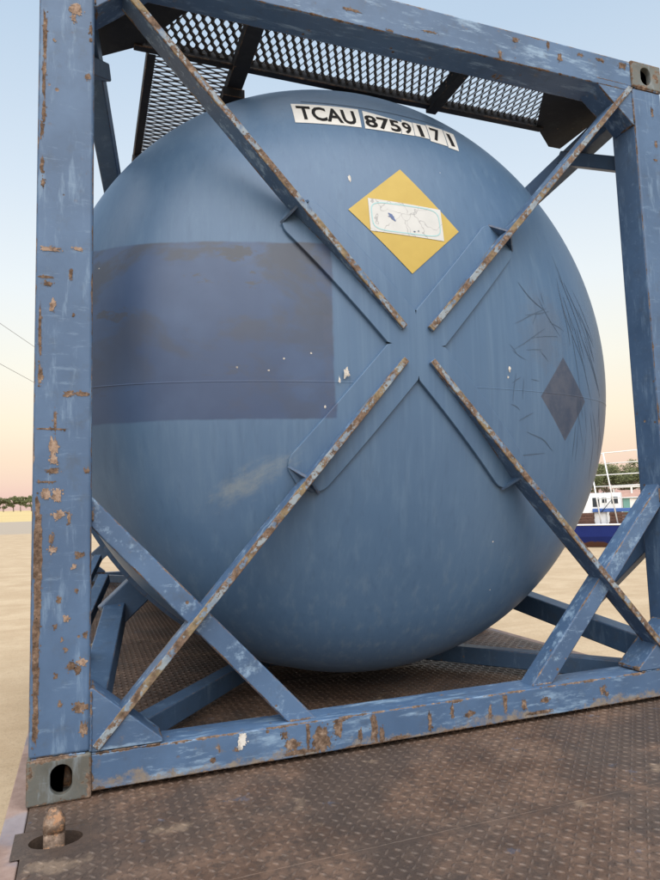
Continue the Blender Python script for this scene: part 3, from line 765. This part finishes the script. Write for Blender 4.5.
for cx, cz, w, h in ((1.02, 1.925, .010, .030), (.955, 1.205, .022, .036), (.93, 1.18, .008, .02), (1.62, 1.25, .010, .022), (.885, 1.09, .007, .01), (.60, 1.22, .006, .006), (.70, 1.21, .006, .005), (.75, 1.25, .007, .006), (.84, 1.27, .006, .006), (1.15, 1.80, .004, .004), (1.61, 1.22, .008, .008)):
    chip_poly(cx, cz, w, h, .0135 if .95 < cx < .96 or .92 < cx < .94 else .0012)
M.build('paint_chips', M_white, tank, kind='stuff')

# ------------------------------------------------------------------ rust scabs and chips
PXC = [cr, cu, cf]
def blob_poly(w, h, R, n=60):
    out = []; s = R.uniform(0, 50); e = R.uniform(.6, 1.0)
    for k in range(n):
        a = 2 * PI * k / n; ca, sa = math.cos(a), math.sin(a); q = Vector((ca * 1.4 + s, sa * 1.4, s))
        r = 1 + .38 * mnoise.noise(q) + .34 * mnoise.noise(q * 3.3) + .30 * mnoise.noise(q * 9) + .15 * mnoise.noise(q * 21)
        out.append((w / 2 * r * math.copysign(abs(ca) ** e, ca), h / 2 * r * math.copysign(abs(sa) ** e, sa)))
    return out
def scabs(spec, host, y, mat, name='rust_patches', seed=1, lim=(.010, .154, .13, 2.46)):
    M = MB(); R = random.Random(seed); full = []
    for (x, z, w, h) in spec:
        full.append((x, z, w, h))
        for k in range(3 if max(w, h) < .02 else 7):   # flecks breaking up the outline
            a = R.uniform(0, 6.28); f = R.uniform(.42, .75); q = R.uniform(.0015, .0045)
            full.append((x + math.cos(a) * (w * f + .001), z + math.sin(a) * (h * f + .001), q * R.uniform(.7, 1.4), q * R.uniform(.7, 1.8)))
    for i, (x, z, w, h) in enumerate(full):
        p = blob_poly(w, h, R); yy = y - .0006 - .00005 * (i % 11)
        xa, xb, za, zb = lim
        if not (xa + .002 < x < xb - .002 and za + .002 < z < zb - .002): continue
        M.face([(min(max(x + q[0], xa), xb), yy, min(max(z + q[1], za), zb)) for q in p])
    return M.build(name, mat, host, weld=False, kind='stuff')
scabs([(0.0207, 2.1768, 0.0109, 0.1422), (0.0197, 2.0409, 0.0093, 0.1176), (0.021, 1.9352, 0.0092, 0.0643), (0.1486, 2.223, 0.008, 0.0334), (0.1488, 2.1905, 0.0095, 0.0121), (0.141, 2.0694, 0.0158, 0.018), (0.0454, 2.1666, 0.0062, 0.0089), (0.0163, 1.8788, 0.0092, 0.0408), (0.0176, 1.7719, 0.0091, 0.0464), (0.021, 1.7178, 0.0091, 0.0231), (0.0323, 1.4384, 0.039, 0.0071), (0.0378, 1.4183, 0.024, 0.0114), (0.0986, 1.4537, 0.0091, 0.0289), (0.0186, 1.2828, 0.0074, 0.1412), (0.0202, 1.1538, 0.0118, 0.0561), (0.0937, 1.1021, 0.0238, 0.017), (0.1309, 1.1032, 0.039, 0.0128), (0.053, 1.0016, 0.0823, 0.005), (0.0605, 1.0271, 0.0074, 0.0561), (0.1077, 1.3328, 0.006, 0.0058), (0.0543, 0.884, 0.038, 0.0139), (0.1457, 0.8831, 0.0148, 0.0141), (0.0995, 0.7525, 0.0088, 0.0334), (0.0539, 0.6967, 0.0116, 0.0248), (0.1289, 0.6492, 0.0292, 0.0139), (0.076, 0.5302, 0.0115, 0.0192), (0.1434, 0.4304, 0.0116, 0.0165), (0.0666, 0.4588, 0.0086, 0.0109), (0.0206, 0.7362, 0.0173, 0.1233), (0.0218, 0.6414, 0.02, 0.1636), (0.0207, 0.5344, 0.0171, 0.1626), (0.0198, 0.4157, 0.017, 0.1615), (0.0214, 0.2982, 0.014, 0.1604), (0.0202, 0.2083, 0.014, 0.1064), (0.1081, 0.3512, 0.02, 0.0245), (0.1319, 0.2401, 0.0343, 0.0245), (0.1425, 0.181, 0.0171, 0.0353), (0.0705, 0.329, 0.0085, 0.0135), (0.0813, 0.2518, 0.0113, 0.0108), (0.0368, 0.8537, 0.0465, 0.0044), (0.126, 0.3386, 0.0144, 0.0219), (0.095, 0.395, 0.0086, 0.0109), (0.1192, 0.5541, 0.0087, 0.0083), (0.0846, 0.4226, 0.0057, 0.0082)], post_front[(-1, -1)], .006, M_rust)
scabs([(0.1056, 2.2777, 0.0317, 0.0332), (0.1002, 2.2504, 0.0127, 0.0241), (0.0419, 1.5223, 0.0513, 0.0129), (0.117, 1.5306, 0.0245, 0.0102), (0.0516, 1.3579, 0.015, 0.0314), (0.0397, 0.8205, 0.0232, 0.0276), (0.0679, 0.8171, 0.0233, 0.0361), (0.0736, 0.7617, 0.0262, 0.0222), (0.058, 0.6665, 0.0202, 0.0137), (0.1135, 0.6199, 0.0116, 0.0139), (0.0587, 0.951, 0.0205, 0.0503), (0.0943, 0.4778, 0.0144, 0.0192), (0.1361, 0.3588, 0.023, 0.0192), (0.0591, 0.9146, 0.0176, 0.0223)], post_front[(-1, -1)], .0055, M_primer, "primer_chips", 2)
rail0 = [o for o in cont.children if o.name.startswith('bottom_rail')][0]
scabs([(0.8257, 0.059, 0.0514, 0.0734), (0.781, 0.0742, 0.0112, 0.0851), (0.7297, 0.0525, 0.0442, 0.0331), (0.9998, 0.0673, 0.0232, 0.0819), (1.0263, 0.0393, 0.0166, 0.0443), (1.1982, 0.0524, 0.012, 0.0586), (1.2814, 0.076, 0.0104, 0.0462), (1.4883, 0.0818, 0.0161, 0.0614), (1.5646, 0.0655, 0.0181, 0.0345), (1.9073, 0.071, 0.0267, 0.029), (1.9241, 0.0549, 0.0153, 0.0182), (0.7086, 0.0845, 0.0189, 0.024), (0.8788, 0.0811, 0.026, 0.0494), (0.9513, 0.05, 0.0131, 0.0312), (1.3491, 0.0607, 0.035, 0.0167), (1.6524, 0.0678, 0.0293, 0.0175), (1.4269, 0.0569, 0.0142, 0.0405), (0.5593, 0.0636, 0.0123, 0.0117), (0.4919, 0.046, 0.0151, 0.0144), (0.8862, 0.1039, 0.052, 0.0124), (0.7543, 0.0286, 0.095, 0.0151), (1.0886, 0.0212, 0.067, 0.0128), (1.6285, 0.0305, 0.1095, 0.0104)], rail0, .007, M_rust, seed=3, lim=(.17, 2.26, .018, .108))
scabs([(0.5806, 0.0942, 0.0216, 0.0352), (0.5713, 0.073, 0.0123, 0.0234), (0.5869, 0.1103, 0.0247, 0.0147)], rail0, .0062, M_white, "white_chips", 4, lim=(.17, 2.26, .018, .108))
scabs([(2.3698, 2.468, 0.0623, 0.0106), (2.3772, 2.3797, 0.0133, 0.0423), (2.3839, 2.2339, 0.0133, 0.0252), (2.3712, 2.1655, 0.0176, 0.0084), (2.3653, 2.5846, 0.0089, 0.051)], post_front[(1, -1)], .006, M_rust, seed=5, lim=(2.286, 2.43, .13, 2.46))
rail1 = [o for o in cont.children if o.name.startswith('top_rail')][0]
scabs([(1.0143, 2.505, 0.0668, 0.0106), (1.2199, 2.4467, 0.0305, 0.0109), (1.1604, 2.4599, 0.0227, 0.0108), (1.4063, 2.442, 0.0352, 0.0112), (1.6277, 2.4713, 0.0121, 0.0346), (1.7019, 2.5504, 0.0246, 0.0195), (1.9142, 2.5221, 0.021, 0.0321), (1.8592, 2.5654, 0.0126, 0.0359), (1.3248, 2.4949, 0.0543, 0.0074), (2.1185, 2.5584, 0.0389, 0.0124), (2.2338, 2.5569, 0.0351, 0.0251), (2.0165, 2.5577, 0.0256, 0.0122)], rail1, .007, M_rust, seed=6, lim=(.17, 2.26, 2.457, 2.582))


# ------------------------------------------------------------------ background
CAMP = Vector((.1435, -1.9841, .7594))
def at_px(px, depth, z):                            # spot on the ground plan in a measured direction at a measured depth
    a = .355 + math.atan((px - 330) / 661); r = depth / math.cos(a - .355)
    return Vector((CAMP.x + r * math.sin(a), CAMP.y + r * math.cos(a), z)), a
BAKED = False                                       # from here parts are modelled in their thing's own axes

N = NT('gum_leaves'); oi = N.n.new('ShaderNodeObjectInfo')
c1 = N.mix(N.noise(1.3, 4), (.07, .09, .035), (.19, .20, .09))
N.set(color=N.mix(N.math('MULTIPLY', oi.outputs['Random'], .5), c1, (.12, .115, .06)), rough=.7, spec=.2); M_leaf = N.mat
N = NT('gum_bark'); N.set(color=N.mix(N.noise(6, 5), (.12, .09, .07), (.30, .25, .21)), rough=.9); M_bark = N.mat
def tree(loc, h, seed, label, group, leaf=.2, nleaf=2600, spread=.42, low=.22):
    R = random.Random(seed); t = empty('gum_tree', loc, label, 'tree', group)
    M = MB(); tips = []
    top = Vector((R.uniform(-.1, .1) * h, R.uniform(-.1, .1) * h, h * .62))
    mid = Vector((R.uniform(-.04, .04) * h, R.uniform(-.04, .04) * h, h * .32))
    M.tube([(0, 0, -.3), mid * .5, mid, top], [.035 * h, .028 * h, .022 * h, .010 * h], 7)
    for k in range(7):
        f = R.uniform(.25, .95); b0 = mid.lerp(top, f) if f > .3 else Vector((0, 0, 0)).lerp(mid, .7)
        a = 2 * PI * k / 7 + R.uniform(-.4, .4); ln = h * R.uniform(.22, .4)
        e = b0 + Vector((math.cos(a) * ln * R.uniform(.6, 1), math.sin(a) * ln * R.uniform(.6, 1), ln * R.uniform(.25, .8)))
        M.tube([b0, b0.lerp(e, .5) + Vector((0, 0, -.02 * h)), e], [.011 * h, .008 * h, .003 * h], 5); tips += [e, b0.lerp(e, .6)]
    M.build('trunk', M_bark, t, smooth=True, weld=False)
    cl = [(p + Vector((R.gauss(0, .05) * h, R.gauss(0, .05) * h, R.gauss(.02, .05) * h)), R.uniform(.07, .14) * h) for p in tips + [top, top + Vector((0, 0, h * .14)), top + Vector((h * .1, 0, h * .08))]]
    for k in range(9): cl.append((Vector((R.uniform(-spread, spread) * h, R.uniform(-spread, spread) * h, R.uniform(low, .88) * h)), R.uniform(.06, .12) * h))
    V, F = [], []
    for k in range(nleaf):
        c_, r = R.choice(cl); d = Vector((R.gauss(0, 1), R.gauss(0, 1), R.gauss(0, .75))).normalized() * r * R.uniform(.35, 1.08)
        p = c_ + d; u = Vector((R.gauss(0, 1), R.gauss(0, 1), R.gauss(-.8, .8))).normalized(); v = u.orthogonal().normalized() * leaf * .22; u = u * leaf * R.uniform(.35, .65); b = len(V)
        V += [p - u, p + v, p + u, p - v]; F.append((b, b + 1, b + 2, b + 3))
    me = bpy.data.meshes.new('crown'); me.from_pydata(V, [], F); me.materials.append(M_leaf)
    o = bpy.data.objects.new('crown', me); C.objects.link(o); o.parent = t
    return t
zf = GZ + 5.2
far = [(3, 432, 11.0, 'rounded gum tree at the left picture edge on the far field'), (13, 436, 12.0, 'tall gum tree second from the left edge on the far field'), (20, 441, 10.5, 'third gum tree from the left edge, merging with its neighbours'), (31, 430, 13.0, 'gum tree standing apart just left of the rusty corner post'), (40, 440, 12.5, 'gum tree on the far field mostly behind the left corner post')]
for i, (px, dep, h, lab) in enumerate(far):
    p, a = at_px(px, dep, zf - .3); tree(p, h, 40 + i, lab, 'gum trees along the far field', leaf=.95, nleaf=1700, low=.3)
near = [(592, 82, 6.6, 'brownish gum tree beside the tank edge behind the boat cabin'), (607, 90, 7.4, 'pale green gum tree behind the white rails, left of centre'), (619, 84, 6.9, 'low wide gum tree behind the middle of the white rails'), (630, 92, 7.2, 'green gum tree behind the white rails left of the right corner post'), (642, 80, 7.6, 'dark gum tree half behind the right corner post'), (655, 88, 7.0, 'gum tree behind the right corner post')]
for i, (px, dep, h, lab) in enumerate(near):
    p, a = at_px(px, dep, GZ); tree(p, h, 70 + i, lab, 'gum trees behind the boat', leaf=.30, nleaf=5200, low=.08)

# boat laid up on the yard
N = NT('dark_blue_hull'); hz = N.sep(N.obj)[2]
hc = N.mix(N.noise(2, 5), (.004, .013, .105), (.008, .024, .16))
hc = N.mix(N.step(N.math('ADD', hz, N.math('MULTIPLY', N.noise(1.2, 5), .55)), .58, .48), hc, (.075, .032, .022))
N.set(color=hc, rough=.5, spec=.25); M_hull = N.mat
N = NT('white_boat_paint'); N.set(color=N.mix(N.noise(3, 5), (.62, .64, .64), (.78, .80, .80)), rough=.45); M_bwhite = N.mat
N = NT('bright_blue_beam'); N.set(color=N.mix(N.noise(4, 4), (.03, .09, .32), (.06, .15, .42)), rough=.45); M_bblue = N.mat
N = NT('dark_glass'); N.set(color=(.05, .06, .07), rough=.12); M_glass = N.mat
N = NT('brown_timber'); N.set(color=N.mix(N.noise(5, 5), (.06, .028, .02), (.15, .08, .055)), rough=.85); M_timber = N.mat
BS = .783
bp, ba = at_px(600, 27.4, GZ)
boat = empty('work_boat', bp, 'dark blue hull with white cabin and tall white rails, right of the tank', 'boat', rz=-ba - .07); boat.scale = (BS,) * 3
M = MB()                                            # hull: long flat-sided barge with raked right end
secs = []
for k in range(15):
    x = -5 + k * .93; f = max(0, (x - 5.2) / 3.0); w = 1.3 * (1 - f ** 2); r = .9 * f; sh = 1.12 + .10 * max(0, (x - 2) / 6) ** 2
    secs.append([(x, -w * .82 + (.0), .02 + r), (x, -w, .55 + r * .5), (x, -w * 1.04, sh), (x, w * 1.04, sh), (x, w, .55 + r * .5), (x, w * .82, .02 + r)])
for A, B in zip(secs, secs[1:]):
    for j in range(6): M.face([A[j], A[(j + 1) % 6], B[(j + 1) % 6], B[j]])
M.face(secs[0]); M.face(secs[-1]); M.build('hull', M_hull, boat)
for s_ in (2, 3):
    MB().tube([(q[s_][0], q[s_][1], q[s_][2] + .03) for q in secs], .045, 6).build('gunwale', M_bwhite, boat, smooth=True)
# cabin with a rounded roof
prof = [(-.75, 1.13), (-.75, 2.45), (-.62, 2.66), (-.3, 2.76), (.3, 2.76), (.62, 2.66), (.75, 2.45), (.75, 1.13)]
M = MB().prism(prof, 0, -2.2, .88); cab = M.build('cabin', M_bwhite, boat, bevel=.05)
for x0, x1, z0, z1 in ((-1.5, -1.05, 2.15, 2.55), (-.48, -.15, 2.05, 2.52), (-.02, .20, 2.25, 2.52), (.42, .74, 2.2, 2.55)):
    MB().box((x0, -.765, z0), (x1, -.74, z1)).build('window', M_glass, cab, bevel=.008)
MB().box((.10, -.775, 1.2), (.13, -.752, 2.6)).build('door_edge', M_bwhite, cab)
MB().box((-.5, -.90, 1.78), (4.6, -.78, 1.96)).build('boom', M_bblue, boat, bevel=.02)
for x in (.25, 3.9): MB().box((x - .06, -.87, 1.13), (x + .06, -.81, 1.78)).build('boom_post', M_bwhite, boat)
for a_, b_ in (((.68, -1.15, 1.15), (.22, -1.15, 4.78)), ((2.05, -1.15, 1.15), (1.82, -1.15, 4.86)), ((-.10, -1.15, 1.15), (-.35, -1.15, 3.6)), ((3.3, -1.15, 1.15), (3.1, -1.15, 4.9))):
    MB().tube([a_, b_], .036, 7).build('rail_post', M_bwhite, boat, smooth=True)
for z, x0 in ((2.46, -.2), (3.08, -.3), (3.66, -.34), (4.24, .28)):
    MB().tube([(x0, -1.15, z), (3.15, -1.15, z + .04)], .026, 6).build('rail', M_bwhite, boat, smooth=True)
MB().tube([(-.1, -1.15, 4.70), (.22, -1.15, 4.78), (3.1, -1.15, 4.9)], .026, 6).build('rail', M_bwhite, boat, smooth=True)
MB().tube([(-.1, -.95, 1.75), (.42, -.95, 2.35)], .02, 5).build('stay', M_glass, boat, smooth=True)
for x in (-2.0, 1.2, 4.0): MB().box((x - .2, -1.0, 0), (x + .2, 1.0, .10)).build('keel_block', M_timber, boat)
tm = Matrix.Rotation(-ba - .07, 3, 'Z')
def on_boat(x, y, z): return bp + tm @ Vector((x, y, z)) * BS
for x, w, n, lab in ((-.95, 1.0, 4, 'brown timber stack on the blue boat nearest the tank'), (.95, 1.35, 4, 'brown timber stack on the blue boat left of the right corner post')):
    st_ = empty('timber_stack', on_boat(x, -.97 + .45, 1.12), lab, 'timber stack', 'timber stacks on the boat', rz=-ba - .07); st_.scale = (BS,) * 3
    R = random.Random(int(x * 10) + 50)
    for k in range(n):
        for j in range(4):
            MB().box((-w / 2 + R.uniform(-.04, .04), -.4 + j * .07, k * .16 + .003), (w / 2 + R.uniform(-.04, .04), -.4 + j * .07 + .06, k * .16 + .145)).build('plank', M_timber, st_, bevel=.006, seg=1)
# shed far behind the boat
N = NT('teal_cladding'); N.set(color=N.mix(N.noise(3), (.10, .26, .24), (.16, .34, .31)), rough=.6); M_tealw = N.mat
N = NT('pinkish_roof'); N.set(color=N.mix(N.noise(2), (.30, .17, .13), (.42, .27, .22)), rough=.7); M_roof = N.mat
p, a = at_px(636, 66, GZ)
shed = empty('shed', p, 'small teal shed with pinkish roof seen behind the white rails', 'shed', rz=-a + .1)
MB().box((-1.5, 0, 0), (4, 3, 2.05)).build('wall', M_tealw, shed)
MB().prism([(-.25, 2.0), (3.25, 2.0), (1.5, 2.75)], 0, -1.9, 4.3).build('roof', M_roof, shed)
MB().tube([(-.6, .8, 2.2), (-.6, .8, 3.1)], .1, 8).build('flue', M_bwhite, shed)
MB().box((-.9, -.03, .2), (.1, .0, 1.9)).build('door', M_bwhite, shed)
p, a = at_px(634, 74, GZ)
aw = empty('carport', p, 'pale flat-roofed carport among the gum trees', 'carport', rz=-a)
MB().box((-2.6, 0, 3.15), (2.4, 3, 3.30)).build('roof', M_bwhite, aw)
for x in (-2.4, 2.2):
    for y in (.2, 2.8): MB().box((x - .06, y - .06, 0), (x + .06, y + .06, 3.15)).build('post', M_bwhite, aw)
# overhead wires on two poles
N = NT('old_wood_pole'); N.set(color=N.mix(N.noise(4, 5, vec=N.map(N.obj, (6, 6, .5))), (.13, .10, .08), (.25, .21, .18)), rough=.9); M_pole = N.mat
N = NT('wire'); N.set(color=(.16, .16, .17), rough=.6); M_wire = N.mat
pa, _ = at_px(-200, 15, GZ); pb, _ = at_px(175, 70, GZ)
for p, lab in ((pa, 'wooden power pole off the left edge carrying two wires'), (pb, 'wooden power pole behind the tank carrying two wires')):
    t = empty('power_pole', p, lab, 'pole', 'power poles')
    MB().lathe([(0, -.5), (.16, -.5), (.11, 9.9), (0, 9.9)], 12).build('pole', M_pole, t, smooth=False)
    MB().box((-.8, -.06, 9.3), (.8, .06, 9.42)).build('crossarm', M_pole, t)
for za, zb, lab in ((8.47, 8.35, 'upper thin overhead wire in the sky left of the corner post'), (6.9, 6.6, 'lower thin overhead wire in the sky left of the corner post')):
    pts = []
    for k in range(41):
        f = k / 40; q = pa.lerp(pb, f); pts.append((q.x, q.y, za + (zb - za) * f - .12 * 4 * f * (1 - f)))
    tag(MB().tube(pts, .009, 5).build('overhead_wire', M_wire, smooth=True), lab, 'wire', 'overhead wires')
